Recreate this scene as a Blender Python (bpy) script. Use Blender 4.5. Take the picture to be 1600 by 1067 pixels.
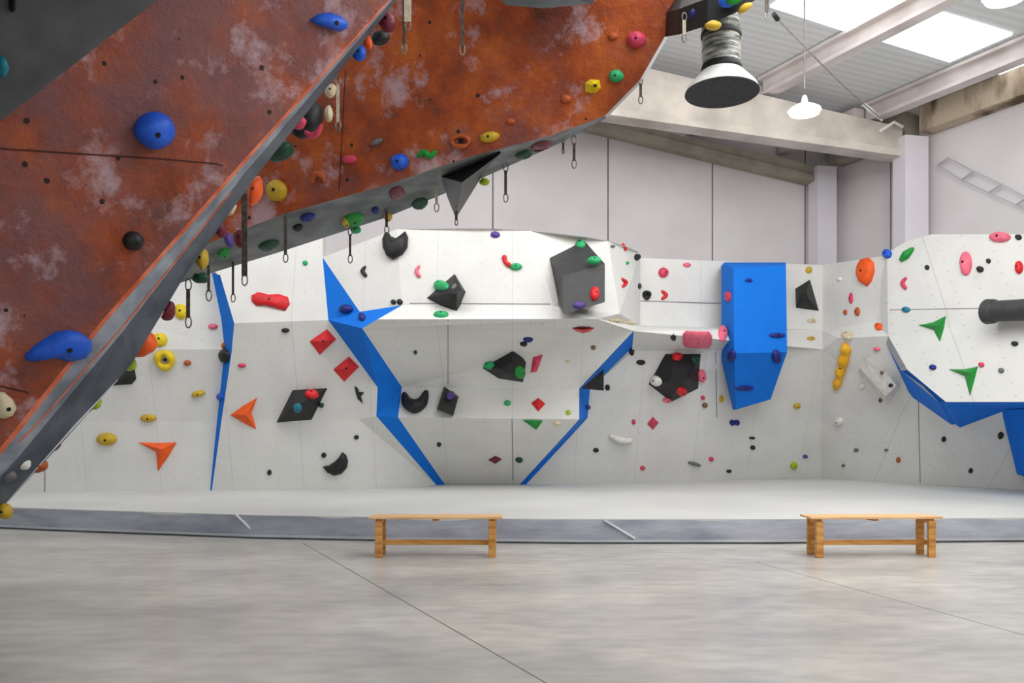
import bpy, bmesh, math, random
from mathutils import Vector, noise
from mathutils.bvhtree import BVHTree
random.seed(7)
for o in list(bpy.data.objects): bpy.data.objects.remove(o)
SC = bpy.context.scene
COL = SC.collection

# ---------------------------------------------------------------- camera, world, light
F, HX, HY, CZ = 1400.0, 800.0, 665.0, 1.44
cd = bpy.data.cameras.new('camera'); cam = bpy.data.objects.new('camera', cd); COL.objects.link(cam)
cam.location = (0, 0, CZ); cam.rotation_euler = (math.pi/2, 0, 0)
cd.sensor_width = 36; cd.lens = F/1600*36; cd.shift_y = (HY-533.5)/1600; cd.clip_end = 200
SC.camera = cam
SC.view_settings.view_transform = 'Standard'; SC.view_settings.look = 'None'
SC.view_settings.gamma = 1; SC.view_settings.exposure = 0.0
w = bpy.data.worlds.new('world'); SC.world = w; w.use_nodes = True
bg = w.node_tree.nodes['Background']; bg.inputs[0].default_value = (0.93, 0.97, 1.0, 1); bg.inputs[1].default_value = 0.44

def area(name, loc, target, sx, sy, energy, color=(1, 1, 1)):
    l = bpy.data.lights.new(name, 'AREA'); l.shape = 'RECTANGLE'; l.size = sx; l.size_y = sy
    l.energy = energy; l.color = color
    o = bpy.data.objects.new(name, l); COL.objects.link(o); o.location = loc
    d = Vector(target)-Vector(loc); o.rotation_euler = d.to_track_quat('-Z', 'Y').to_euler()
    return o
area('skylight_daylight', (4.0, 8.5, 7.3), (3.0, 11.5, 0), 6, 9, 760)
area('skylight_daylight_left', (-3.5, 11.8, 7.3), (-3.5, 15.2, 0), 9, 3.0, 260)
area('front_fill_light', (2, -5, 6.5), (1, 14, 1.0), 14, 5, 170)  # added fill from behind and above the camera, brightens the bouldering wall front

# ---------------------------------------------------------------- helpers
def S(r, g, b):
    f = lambda c: (c/255/12.92) if c/255 <= .04045 else ((c/255+.055)/1.055)**2.4
    return (f(r), f(g), f(b), 1)
def P(px, py, D): return Vector(((px-HX)/F*D, D, CZ+(HY-py)/F*D))
def ray(px, py): return Vector(((px-HX)/F, 1, (HY-py)/F))
CAM = Vector((0, 0, CZ))
def hit_plane(px, py, p0, n):
    r = ray(px, py); t = (Vector(p0)-CAM).dot(n)/r.dot(n); return CAM+r*t
def mesh(name, verts, faces, mat, parent=None, smooth=False, recalc=True):
    m = bpy.data.meshes.new(name); m.from_pydata([tuple(v) for v in verts], [], faces)
    if recalc:
        bm = bmesh.new(); bm.from_mesh(m); bmesh.ops.recalc_face_normals(bm, faces=bm.faces); bm.to_mesh(m); bm.free()
    if smooth:
        for p in m.polygons: p.use_smooth = True
    m.materials.append(mat)
    o = bpy.data.objects.new(name, m); COL.objects.link(o)
    if parent: o.parent = parent; o.matrix_parent_inverse = parent.matrix_world.inverted()
    return o
def tag(o, label=None, cat=None, group=None, kind=None):
    if label: o['label'] = label
    if cat: o['category'] = cat
    if group: o['group'] = group
    if kind: o['kind'] = kind
    return o
def empty(name, loc, label, cat, group=None, rz=0):
    o = bpy.data.objects.new(name, None); COL.objects.link(o); o.location = loc; o.rotation_euler = (0, 0, rz)
    o.empty_display_size = .1
    bpy.context.view_layer.update()
    return tag(o, label, cat, group)
class MB:
    def __init__(s): s.v = []; s.f = []
    def add(s, vs, fs):
        b = len(s.v); s.v += [Vector(v) for v in vs]; s.f += [tuple(i+b for i in f) for f in fs]; return s
    def box(s, c, ax, ay, az):
        c, ax, ay, az = Vector(c), Vector(ax), Vector(ay), Vector(az)
        vs = [c+ax*i+ay*j+az*k for i in (-1, 1) for j in (-1, 1) for k in (-1, 1)]
        return s.add(vs, [(0, 1, 3, 2), (4, 6, 7, 5), (0, 4, 5, 1), (2, 3, 7, 6), (0, 2, 6, 4), (1, 5, 7, 3)])
    def beam(s, a, b, w, h, up=(0, 0, 1)):
        a, b = Vector(a), Vector(b); d = b-a; u = Vector(up); sd = d.cross(u).normalized(); u2 = sd.cross(d).normalized()
        return s.box((a+b)/2, d/2, sd*w/2, u2*h/2)
    def tube(s, pts, rad, n=10, cap=True):
        pts = [Vector(p) for p in pts]; N = len(pts); rings = []
        if not hasattr(rad, '__len__'): rad = [rad]*N
        t0 = (pts[1]-pts[0]).normalized(); ref = Vector((0, 1, 0)) if abs(t0.y) < .9 else Vector((0, 0, 1))
        u = t0.cross(ref).normalized(); vs = []
        for i, p in enumerate(pts):
            t = (pts[min(i+1, N-1)]-pts[max(i-1, 0)]).normalized()
            u = (u-t*u.dot(t)).normalized(); v = t.cross(u)
            for k in range(n):
                a = 2*math.pi*k/n; vs.append(p+(u*math.cos(a)+v*math.sin(a))*rad[i])
        fs = [(i*n+k, i*n+(k+1) % n, (i+1)*n+(k+1) % n, (i+1)*n+k) for i in range(N-1) for k in range(n)]
        if cap: fs += [tuple(range(n))[::-1], tuple((N-1)*n+k for k in range(n))]
        return s.add(vs, fs)
    def lathe(s, c, prof, n=40, axis=(0, 0, 1)):
        c = Vector(c); ax = Vector(axis).normalized(); u = ax.cross(Vector((0, 1, 0))).normalized(); v = ax.cross(u); vs = []
        for (r, h) in prof:
            for k in range(n):
                a = 2*math.pi*k/n; vs.append(c+ax*h+(u*math.cos(a)+v*math.sin(a))*r)
        fs = [(i*n+k, i*n+(k+1) % n, (i+1)*n+(k+1) % n, (i+1)*n+k) for i in range(len(prof)-1) for k in range(n)]
        return s.add(vs, fs)
    def build(s, name, mat, parent=None, smooth=False): return mesh(name, s.v, s.f, mat, parent, smooth)

# ---------------------------------------------------------------- materials
def new_mat(name, rough=.6, spec=.5, metal=0):
    m = bpy.data.materials.new(name); m.use_nodes = True; nt = m.node_tree
    b = nt.nodes['Principled BSDF']; b.inputs['Roughness'].default_value = rough
    b.inputs['Specular IOR Level'].default_value = spec; b.inputs['Metallic'].default_value = metal
    return m, nt, b
def noise_mat(name, c1, c2, scale=5, rough=.6, metal=0, spec=.4, stretch=(1, 1, 1), lo=.35, hi=.65, bump=0, detail=6, bscale=None):
    m, nt, b = new_mat(name, rough, spec, metal); N = nt.nodes; L = nt.links
    tc = N.new('ShaderNodeTexCoord'); mp = N.new('ShaderNodeMapping'); mp.inputs['Scale'].default_value = stretch
    L.new(tc.outputs['Object'], mp.inputs[0])
    n = N.new('ShaderNodeTexNoise'); n.inputs['Scale'].default_value = scale; n.inputs['Detail'].default_value = detail
    L.new(mp.outputs[0], n.inputs['Vector'])
    r = N.new('ShaderNodeValToRGB'); r.color_ramp.elements[0].position = lo; r.color_ramp.elements[0].color = c1
    r.color_ramp.elements[1].position = hi; r.color_ramp.elements[1].color = c2
    L.new(n.outputs['Fac'], r.inputs[0]); L.new(r.outputs[0], b.inputs['Base Color'])
    if bump:
        n2 = N.new('ShaderNodeTexNoise'); n2.inputs['Scale'].default_value = bscale or scale*6
        L.new(mp.outputs[0], n2.inputs['Vector'])
        bp = N.new('ShaderNodeBump'); bp.inputs['Strength'].default_value = bump; bp.inputs['Distance'].default_value = .02
        L.new(n2.outputs['Fac'], bp.inputs['Height']); L.new(bp.outputs[0], b.inputs['Normal'])
    return m
def tint(c, k): return (min(1, c[0]*k), min(1, c[1]*k), min(1, c[2]*k), 1)
def math_node(nt, op, a, b=None, c=None):
    n = nt.nodes.new('ShaderNodeMath'); n.operation = op
    for i, x in enumerate((a, b, c)):
        if x is None: continue
        if isinstance(x, (int, float)): n.inputs[i].default_value = x
        else: nt.links.new(x, n.inputs[i])
    return n.outputs[0]
def mix_col(nt, fac, a, b):
    n = nt.nodes.new('ShaderNodeMix'); n.data_type = 'RGBA'
    for s, x in ((n.inputs[0], fac), (n.inputs[6], a), (n.inputs[7], b)):
        if isinstance(x, (int, float, tuple)): s.default_value = x
        else: nt.links.new(x, s)
    return n.outputs[2]

def board_mat(name, base, line, seams=True):
    """painted plywood with T-nut holes on a grid and panel seams"""
    m, nt, b = new_mat(name, .75, .25); N = nt.nodes; L = nt.links
    tc = N.new('ShaderNodeTexCoord'); sp = N.new('ShaderNodeSeparateXYZ'); L.new(tc.outputs['Object'], sp.inputs[0])
    n = N.new('ShaderNodeTexNoise'); n.inputs['Scale'].default_value = 1.7; n.inputs['Detail'].default_value = 8
    L.new(tc.outputs['Object'], n.inputs['Vector'])
    r = N.new('ShaderNodeValToRGB'); r.color_ramp.elements[0].position = .3; r.color_ramp.elements[0].color = tint(base, .93)
    r.color_ramp.elements[1].position = .6; r.color_ramp.elements[1].color = base; L.new(n.outputs['Fac'], r.inputs[0])
    gx = math_node(nt, 'ABSOLUTE', math_node(nt, 'SUBTRACT', math_node(nt, 'FRACT', math_node(nt, 'MULTIPLY', sp.outputs['X'], 5.0)), .5))
    gz = math_node(nt, 'ABSOLUTE', math_node(nt, 'SUBTRACT', math_node(nt, 'FRACT', math_node(nt, 'MULTIPLY', sp.outputs['Z'], 5.0)), .5))
    dd = math_node(nt, 'ADD', math_node(nt, 'MULTIPLY', gx, gx), math_node(nt, 'MULTIPLY', gz, gz))
    dot = math_node(nt, 'LESS_THAN', dd, .0030)
    col = mix_col(nt, math_node(nt, 'MULTIPLY', dot, .35), r.outputs[0], line)
    if seams:
        sx = math_node(nt, 'LESS_THAN', math_node(nt, 'FRACT', math_node(nt, 'MULTIPLY', sp.outputs['X'], 1/1.23)), .007)
        col = mix_col(nt, math_node(nt, 'MULTIPLY', sx, .35), col, line)
    L.new(col, b.inputs['Base Color'])
    return m
M_WHITE = board_mat('boulder_white_board', S(217, 216, 212), S(140, 140, 140))
M_BLUE = board_mat('blue_board', S(8, 112, 214), S(6, 60, 130), False)

def orange_mat(name, chalk_lo, chalk_hi):
    m, nt, b = new_mat(name, .5, .35); N = nt.nodes; L = nt.links
    tc = N.new('ShaderNodeTexCoord'); co = tc.outputs['Object']
    def nz(scale, det, rough=.6, off=(0, 0, 0)):
        mp = N.new('ShaderNodeMapping'); mp.inputs['Location'].default_value = off; L.new(co, mp.inputs[0])
        n = N.new('ShaderNodeTexNoise'); n.inputs['Scale'].default_value = scale; n.inputs['Detail'].default_value = det
        n.inputs['Roughness'].default_value = rough; L.new(mp.outputs[0], n.inputs['Vector']); return n.outputs['Fac']
    def ramp(x, stops):
        r = N.new('ShaderNodeValToRGB'); e = r.color_ramp.elements
        for i, (p, c) in enumerate(stops):
            q = e[i] if i < 2 else e.new(p)
            q.position = p; q.color = c
        L.new(x, r.inputs[0]); return r.outputs[0]
    base = ramp(nz(1.5, 10, .7), [(.32, S(92, 42, 24)), (.66, S(190, 94, 24)), (.5, S(158, 66, 14))])
    ch = ramp(nz(.8, 9, .68, (3.1, 1.7, 9)), [(chalk_lo, (0, 0, 0, 1)), (chalk_hi, (1, 1, 1, 1))])
    c = mix_col(nt, math_node(nt, 'MULTIPLY', ch, .8), base, S(116, 80, 84))
    sc = ramp(nz(1.9, 9, .68, (7, 2, 1)), [(.54, (0, 0, 0, 1)), (.66, (1, 1, 1, 1))])
    c = mix_col(nt, math_node(nt, 'MULTIPLY', sc, .75), c, S(190, 164, 172))
    v = N.new('ShaderNodeTexVoronoi'); v.inputs['Scale'].default_value = 3.6; L.new(co, v.inputs['Vector'])
    c = mix_col(nt, math_node(nt, 'LESS_THAN', v.outputs['Distance'], .085), c, S(35, 14, 10))
    L.new(c, b.inputs['Base Color'])
    bp = N.new('ShaderNodeBump'); bp.inputs['Strength'].default_value = .5; bp.inputs['Distance'].default_value = .09
    L.new(nz(5, 8, .7), bp.inputs['Height']); L.new(bp.outputs[0], b.inputs['Normal'])
    return m
M_OR1 = orange_mat('chalked_orange_panel', .36, .58)
M_OR2 = orange_mat('orange_panel', .50, .72)
M_GREYP = noise_mat('charcoal_panel', S(62, 62, 64), S(84, 84, 86), 2.2, .6)
M_GREYU = noise_mat('grey_green_panel', S(84, 90, 90), S(128, 132, 134), 2.2, .65, bump=.2)
M_EDGE = noise_mat('steel_edge', S(112, 120, 132), S(164, 172, 184), 3, .45, .2)
M_EDGED = noise_mat('dark_edge', S(62, 70, 80), S(92, 98, 108), 3, .5)
M_EDGEO = noise_mat('orange_edge', S(196, 84, 44), S(226, 130, 96), 5, .5)
M_SEAM = noise_mat('dark_seam', S(48, 20, 16), S(74, 32, 24), 3, .8)
M_TRIMW = noise_mat('white_trim', S(214, 216, 222), S(236, 236, 240), 3, .5)
M_BWALL = noise_mat('painted_wall', S(220, 214, 215), S(229, 224, 225), .8, .85)
M_JOINT = noise_mat('wall_joint', S(112, 106, 110), S(132, 126, 130), 2, .9)
M_COLUMN = noise_mat('painted_column', S(226, 221, 228), S(236, 231, 237), .8, .8)
M_CONC = noise_mat('precast_concrete', S(190, 181, 172), S(224, 215, 205), 1.4, .85, bump=.15)
M_CONCO = noise_mat('gable_concrete', S(150, 146, 130), S(178, 172, 156), 1.4, .85, bump=.15)
M_CONCS = noise_mat('stained_concrete', S(96, 76, 54), S(196, 180, 158), 1.3, .85, stretch=(1.5, 1.5, .5), lo=.38, hi=.56)
M_PURL = noise_mat('purlin_concrete', S(200, 190, 186), S(226, 218, 216), 1.4, .8)
M_MATT = noise_mat('mat_cover', S(198, 197, 193), S(208, 207, 203), .6, .55, spec=.3)
M_MATS = noise_mat('mat_side_vinyl', S(142, 144, 156), S(176, 178, 188), 1.2, .42, stretch=(1, 1, 3), bump=.5, bscale=5)
M_HEM = noise_mat('mat_hem', S(168, 170, 174), S(190, 192, 194), 1.2, .5)
M_WOOD = noise_mat('bench_pine', S(178, 118, 52), S(220, 164, 92), 3, .5, stretch=(1, 8, 8))
M_WOODT = noise_mat('bench_top_pine', S(218, 168, 112), S(240, 200, 150), 3, .4, stretch=(1, 8, 8))
M_STEEL = noise_mat('worn_steel', S(96, 94, 92), S(150, 146, 140), 20, .35, .7)
M_SLING = noise_mat('dark_webbing', S(58, 50, 44), S(88, 80, 72), 20, .8)
M_SLINGP = noise_mat('pale_webbing', S(180, 166, 140), S(210, 200, 178), 20, .8)
M_DUCT = noise_mat('duct_foil', S(96, 100, 94), S(206, 206, 198), 6, .3, .5, stretch=(1, 1, 5), bump=.6)
M_RIMB = noise_mat('black_rubber', S(14, 14, 15), S(26, 26, 28), 6, .6)
M_MOUTH = noise_mat('mouth_mesh', S(30, 30, 32), S(48, 48, 50), 14, .6)
M_CONEW = noise_mat('white_enamel', S(226, 226, 220), S(238, 238, 234), 2, .35)
M_BOLT = noise_mat('bolt', S(26, 26, 30), S(44, 44, 48), 30, .4, .6)
M_CABLE = noise_mat('cable', S(120, 112, 108), S(150, 142, 138), 10, .5, .3)

def emit(name, c, s):
    m, nt, b = new_mat(name, .5); b.inputs['Base Color'].default_value = c
    b.inputs['Emission Color'].default_value = c; b.inputs['Emission Strength'].default_value = s; return m
M_SKY = emit('skylight_panel', (.95, .98, 1, 1), 2.2)
M_LED = emit('lamp_glass', (1, 1, .9, 1), 9)

def roof_mat():
    m, nt, b = new_mat('roof_sheet', .6, .3); N = nt.nodes; L = nt.links
    tc = N.new('ShaderNodeTexCoord'); mp = N.new('ShaderNodeMapping'); mp.inputs['Rotation'].default_value = (0, 0, -.2)
    L.new(tc.outputs['Object'], mp.inputs[0])
    wv = N.new('ShaderNodeTexWave'); wv.bands_direction = 'Y'; wv.inputs['Scale'].default_value = 1.6; wv.inputs['Distortion'].default_value = 0
    L.new(mp.outputs[0], wv.inputs['Vector'])
    r = N.new('ShaderNodeValToRGB'); r.color_ramp.elements[0].color = S(214, 217, 217); r.color_ramp.elements[1].color = S(226, 229, 230)
    L.new(wv.outputs['Fac'], r.inputs[0]); L.new(r.outputs[0], b.inputs['Base Color']); return m
M_ROOF = roof_mat()

def floor_mat():
    m, nt, b = new_mat('polished_concrete', .3, .45); N = nt.nodes; L = nt.links
    tc = N.new('ShaderNodeTexCoord')
    def nz(scale, st, det=7):
        mp = N.new('ShaderNodeMapping'); mp.inputs['Scale'].default_value = st; L.new(tc.outputs['Object'], mp.inputs[0])
        n = N.new('ShaderNodeTexNoise'); n.inputs['Scale'].default_value = scale; n.inputs['Detail'].default_value = det
        L.new(mp.outputs[0], n.inputs['Vector']); return n.outputs['Fac']
    r = N.new('ShaderNodeValToRGB'); e = r.color_ramp.elements
    e[0].position = .3; e[0].color = S(162, 158, 152); e[1].position = .68; e[1].color = S(196, 191, 182)
    L.new(nz(.8, (.7, 1.3, 1)), r.inputs[0])
    r2 = N.new('ShaderNodeValToRGB'); e = r2.color_ramp.elements
    e[0].position = .35; e[0].color = (.35, .35, .35, 1); e[1].position = .65; e[1].color = (.65, .65, .65, 1)
    L.new(nz(3.5, (1, 2.2, 1), 9), r2.inputs[0])
    ov = N.new('ShaderNodeMix'); ov.data_type = 'RGBA'; ov.blend_type = 'OVERLAY'; ov.inputs[0].default_value = .35
    L.new(r.outputs[0], ov.inputs[6]); L.new(r2.outputs[0], ov.inputs[7])
    L.new(ov.outputs[2], b.inputs['Base Color'])
    rr = N.new('ShaderNodeMapRange'); rr.inputs['To Min'].default_value = .22; rr.inputs['To Max'].default_value = .42
    L.new(nz(1.5, (1, 1, 1)), rr.inputs['Value']); L.new(rr.outputs[0], b.inputs['Roughness'])
    return m
M_FLOOR = floor_mat()

# hold plastics
HC = dict(blue=(22, 88, 204), navy=(22, 36, 120), teal=(20, 120, 140), black=(27, 27, 29), grey=(104, 104, 104), charcoal=(56, 56, 58), red=(214, 32, 38),
          pink=(232, 108, 130), rose=(206, 62, 92), maroon=(110, 26, 44), orange=(240, 92, 22), rust=(176, 84, 40), yellow=(226, 196, 24),
          mustard=(196, 160, 40), amber=(232, 172, 30), lime=(160, 186, 30), green=(16, 140, 48), mint=(40, 164, 100), dgreen=(16, 66, 44),
          beige=(214, 200, 168), white=(226, 222, 214), purple=(84, 60, 140), brown=(120, 90, 60))
HM = {}
def hmat(c):
    if c not in HM:
        k = S(*HC[c]); HM[c] = noise_mat('hold_'+c, tint(k, .82), tint(k, 1.05), 9, .5, bump=.25, bscale=60)
    return HM[c]

# ---------------------------------------------------------------- ray casting against built surfaces
TV, TF = [], []; _b = [None]
def solid(vs, fs):
    b = len(TV); TV.extend([Vector(v) for v in vs]); TF.extend([tuple(i+b for i in f) for f in fs]); _b[0] = None
def cast(px, py):
    if _b[0] is None: _b[0] = BVHTree.FromPolygons([tuple(v) for v in TV], TF)
    r = ray(px, py); h = _b[0].ray_cast(CAM, r.normalized())
    if h[0] is None: return None, None
    n = h[1].normalized()
    if n.dot(r) > 0: n = -n
    return h[0], n

# thick facet : polygon of (px, py, depth), pushed back by `back`
def tri_poly(pts):
    from mathutils.geometry import tessellate_polygon
    return [tuple(t) for t in tessellate_polygon([[Vector((p[0], p[1], 0)) for p in pts]])]
def facet(name, pts, mat, parent, back=(0, .25, 0), label=None):
    vs = [P(*p) for p in pts]; n = len(vs); B = Vector(back)
    fs = tri_poly(pts)
    solid(vs, fs)
    allf = list(fs)+[tuple(i+n for i in f)[::-1] for f in fs]
    # side faces; orientation fixed by recalc
    allf += [(i, (i+1) % n, (i+1) % n+n, i+n) for i in range(n)]
    o = mesh(name, vs+[v+B for v in vs], allf, mat, parent)
    if label: o['label'] = label
    return o
def strip(name, line, mat, parent, wid=.02, proud=.012):
    """thin raised line lying on the surface behind the picked points"""
    mb = MB(); pts = []
    for (x, y) in line:
        p, n = cast(x, y)
        if p is None: continue
        pts.append((p, n))
    for (a, na), (b, nb) in zip(pts, pts[1:]): mb.beam(a+na*proud*.3, b+nb*proud*.3, wid, proud, na)
    return mb.build(name, mat, parent)

# ---------------------------------------------------------------- floor
zf = [(-16, -6), (16, -6), (16, 24), (-16, 24)]
fl = mesh('floor', [(x, y, z) for z in (0, -.2) for x, y in zf], [(0, 1, 2, 3), (7, 6, 5, 4), (0, 4, 5, 1), (1, 5, 6, 2), (2, 6, 7, 3), (3, 7, 4, 0)], M_FLOOR)
tag(fl, kind='structure')
def fpt(px, py): D = F*CZ/(py-HY); return P(px, py, D)
M_FJ = noise_mat('sawn_joint', S(104, 102, 98), S(124, 121, 116), 4, .8)
for i, (a, b) in enumerate((((495, 861), (853, 1067)), ((1250, 897), (1640, 1003)))):
    A, B = fpt(*a), fpt(*b); d = (B-A).normalized()
    mb = MB(); mb.beam(A-d*.8, B+d*3, .011 if i == 0 else .008, .002)
    tag(mb.build('trim_%d' % (i+1), M_FJ), kind='structure')

# ---------------------------------------------------------------- building : right wall, back wall, roof
K = P(1302, 266, 20.5); Kx, Ky = K.x, K.y
dR = Vector((1.89, -4.28, 0)).normalized()          # along the right wall, towards the camera
dB = Vector((-1, -.2, 0)).normalized()              # along the back wall, to the left
nR = Vector((dR.y, -dR.x, 0)); nR = -nR if nR.x > 0 else nR   # into the room
nB = Vector((.2, -1, 0)).normalized()
nB = Vector((dB.y, -dB.x, 0)).normalized(); nB = -nB if nB.y > 0 else nB
C0 = Vector((Kx, Ky, 0)); EAVE = K.z
def wall(name, a, b, z1a, z1b, n, mat, th=.25):
    vs = [a, b, b+Vector((0, 0, z1b)), a+Vector((0, 0, z1a))]
    vs += [v-n*th for v in vs]
    o = mesh(name, vs, [(0, 1, 2, 3), (7, 6, 5, 4), (0, 4, 5, 1), (1, 5, 6, 2), (2, 6, 7, 3), (3, 7, 4, 0)], mat)
    solid(vs[:4], [(0, 1, 2, 3)])
    return tag(o, kind='structure')
wall('wall_right', C0, C0+dR*19, 8.0, 8.0, nR, M_BWALL)
wall('wall_back', C0, C0+dB*22, 8.0, 8.0+22*.14, nB, M_BWALL)
def on_right(px, py, off=0): return hit_plane(px, py, C0+nR*off, nR)
def on_back(px, py, off=0): return hit_plane(px, py, C0+nB*off, nB)
# panel joints of the back and right walls
for i, (x, pl) in enumerate(((950, 'b'), (1113, 'b'), (1258, 'b'), (770, 'b'), (1392, 'r'), (1300, 'r'))):
    f = on_back if pl == 'b' else on_right
    p = f(x, 600); mb = MB(); mb.beam((p.x, p.y, 0.1), (p.x, p.y, 7.7), .03, .012, nB if pl == 'b' else nR)
    tag(mb.build('trim_%d' % (i+3), M_JOINT), kind='structure')
# roof plane
E0 = C0+dR*4.7+Vector((0, 0, 7.76))
slope = -dB*-1
nroof = dR.cross(Vector((dB.x, dB.y, .14))).normalized()
if nroof.z > 0: nroof = -nroof
def roofpt(px, py): return hit_plane(px, py, E0, nroof)
def roof_at(a, b): return C0+Vector((0, 0, 7.76))+dR*a+Vector((dB.x, dB.y, .14))*b
vs = [roof_at(-.5, -.3), roof_at(17, -.3), roof_at(17, 9.2), roof_at(-.5, 9.2)]
tag(mesh('ceiling', vs+[v+Vector((0, 0, .15)) for v in vs], [(0, 1, 2, 3), (7, 6, 5, 4), (0, 4, 5, 1), (1, 5, 6, 2), (2, 6, 7, 3), (3, 7, 4, 0)], M_ROOF), kind='structure')
# skylights
for i, q in enumerate((((1204, 9), (1322, 47), (1460, -22), (1320, -75)), ((1370, 60), (1484, 95), (1582, 52), (1462, 16)), ((1533, 106), (1585, 121), (1680, 80), (1640, 60)))):
    vs = [roofpt(*c)+nroof*.03 for c in q]
    o = mesh('window_%d' % (i+1), vs+[v-nroof*.02 for v in vs], [(0, 1, 2, 3), (7, 6, 5, 4), (0, 4, 5, 1), (1, 5, 6, 2), (2, 6, 7, 3), (3, 7, 4, 0)], M_SKY)
    tag(o, kind='structure')
# purlins
for i, (a, lab, w_) in enumerate((((1190, 126), 'pale concrete purlin nearest the ridge, running between two skylights', .26),
                           ((1350, 168), 'pale concrete purlin between the middle and right skylights', .26))):
    p = roofpt(*a); mb = MB(); q0 = p+dR*.1; q1 = p+dR*11
    mb.beam(q0-Vector((0, 0, .32)), q1-Vector((0, 0, .32)), w_, .07); mb.beam(q0-Vector((0, 0, .16)), q1-Vector((0, 0, .16)), .1, .27)
    mb.beam(q0-Vector((0, 0, .03)), q1-Vector((0, 0, .03)), .36, .06)
    tag(mb.build('roof_purlin', M_PURL), lab, 'roof beam', 'roof purlins')
for i, (a, lab) in enumerate((((1058, 204), 'short purlin end seen under the concrete girder, left one'), ((1200, 228), 'short purlin end seen under the concrete girder, right one'))):
    p = roofpt(*a)
    e0 = on_back(a[0], 240); k = (e0-C0).dot(dB)
    q0 = roof_at(.05, k-.3)-Vector((0, 0, .25)); q1 = q0+dR*2.3
    mb = MB(); mb.beam(q0, q1, .24, .3); tag(mb.build('roof_purlin', M_PURL), lab, 'roof beam', 'roof purlins')
# eave beam on the right wall (two bays)
def eave(a, b, mat, lab):
    mb = MB(); A = C0+dR*a+nR*.2; B = C0+dR*b+nR*.2
    mb.beam(A+Vector((0, 0, EAVE+.28)), B+Vector((0, 0, EAVE+.28)), .38, .56)
    tag(mb.build('eave_beam', mat), lab, 'beam')
eave(.3, 2.4, M_CONCO, 'grey eave beam in the far bay above the corner column')
eave(2.75, 15, M_CONCS, 'stained brown and white eave beam along the right wall top')
# girder (delta beam) and gable beam
def slab_beam(name, lt, lb, rt, rb, dep, mat, lab, flange=None):
    lt, lb, rt, rb = P(*lt), P(*lb), P(*rt), P(*rb); t = Vector((0, dep, 0))
    def ext(a, b, k): return a+(a-b)*k
    lt2, lb2 = ext(lt, rt, .9), ext(lb, rb, .9)
    vs = [lt2, lb2, rb, rt]; vs += [v+t for v in vs]
    mb = MB(); mb.add(vs, [(0, 1, 2, 3), (7, 6, 5, 4), (0, 4, 5, 1), (1, 5, 6, 2), (2, 6, 7, 3), (3, 7, 4, 0)])
    if flange:
        mb.beam(lb2+Vector((0, dep/2, .07)), rb+Vector((0, dep/2, .07)), dep+flange, .14)
    return tag(mb.build(name, mat), lab, 'beam')
slab_beam('concrete_girder', (1019, 108, 16.9), (1000, 188, 16.9), (1410, 199, 17.95), (1410, 246, 17.95), .3, M_CONC, 'pale concrete roof girder spanning to the right column, behind the duct', .12)
slab_beam('gable_beam', (1000, 197, 19.15), (1000, 218, 19.15), (1269, 258, 20.0), (1269, 284, 20.0), .3, M_CONCO, 'lower grey gable beam against the back wall', .1)
# columns
def column(px0, px1, D, lab):
    a = P(px0, 600, D); b = P(px1, 600, D*.985)
    c = (a+b)/2; c.z = 0; wd = (b-a).length/2
    mb = MB(); mb.box(c+Vector((0, .12, 3.6)), dB*wd, nB*.2, (0, 0, 3.6))
    tag(mb.build('wall_column', M_COLUMN), lab, 'column')
column(1405, 1449, 18.0, 'white square column on the right wall carrying the girder')
column(1272, 1304, 20.1, 'white square column in the far corner of the hall')

# cable tray on the right wall
t = empty('cable_tray', on_right(1540, 300, .1), 'thin wire cable tray stepping down the right wall', 'cable tray')
for r in (((1465, 258), (1502, 281), (1545, 301), (1588, 320), (1640, 344)), ((1482, 247), (1522, 268), (1565, 288), (1605, 309), (1655, 333))):
    MB().tube([on_right(x, y, .12) for x, y in r], .012, 6).build('rail', M_HEM, t)
for a, b in (((1465, 258), (1482, 247)), ((1502, 281), (1522, 268)), ((1545, 301), (1565, 288)), ((1588, 320), (1605, 309))):
    MB().tube([on_right(*a, .12), on_right(*b, .12)], .02, 6).build('rung', M_HEM, t)

# steel cable
t = empty('steel_cable', P(1400, 195, 17.6), 'thin steel cable running from the orange wall to the girder end', 'cable')
a, b = P(1213, 27, 11.5), P(1376, 185, 17.3)
MB().tube([a+(b-a)*k/10-Vector((0, 0, .05*math.sin(math.pi*k/10))) for k in range(11)], .011, 6).build('wire', M_CABLE, t)
MB().tube([P(1350, 163, 16.9), P(1360, 172, 17.0), P(1378, 188, 17.4)], [.03, .045, .02], 8).build('turnbuckle', M_CONEW, t)
MB().tube([P(1376, 204, 17.4), P(1397, 191, 17.6), P(1410, 198, 17.8)], .03, 8).build('bracket', M_CONEW, t)
MB().tube([P(1209, 22, 11.45), P(1215, 30, 11.55)], [.03, .035], 8).build('clamp', M_BOLT, t)

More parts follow.
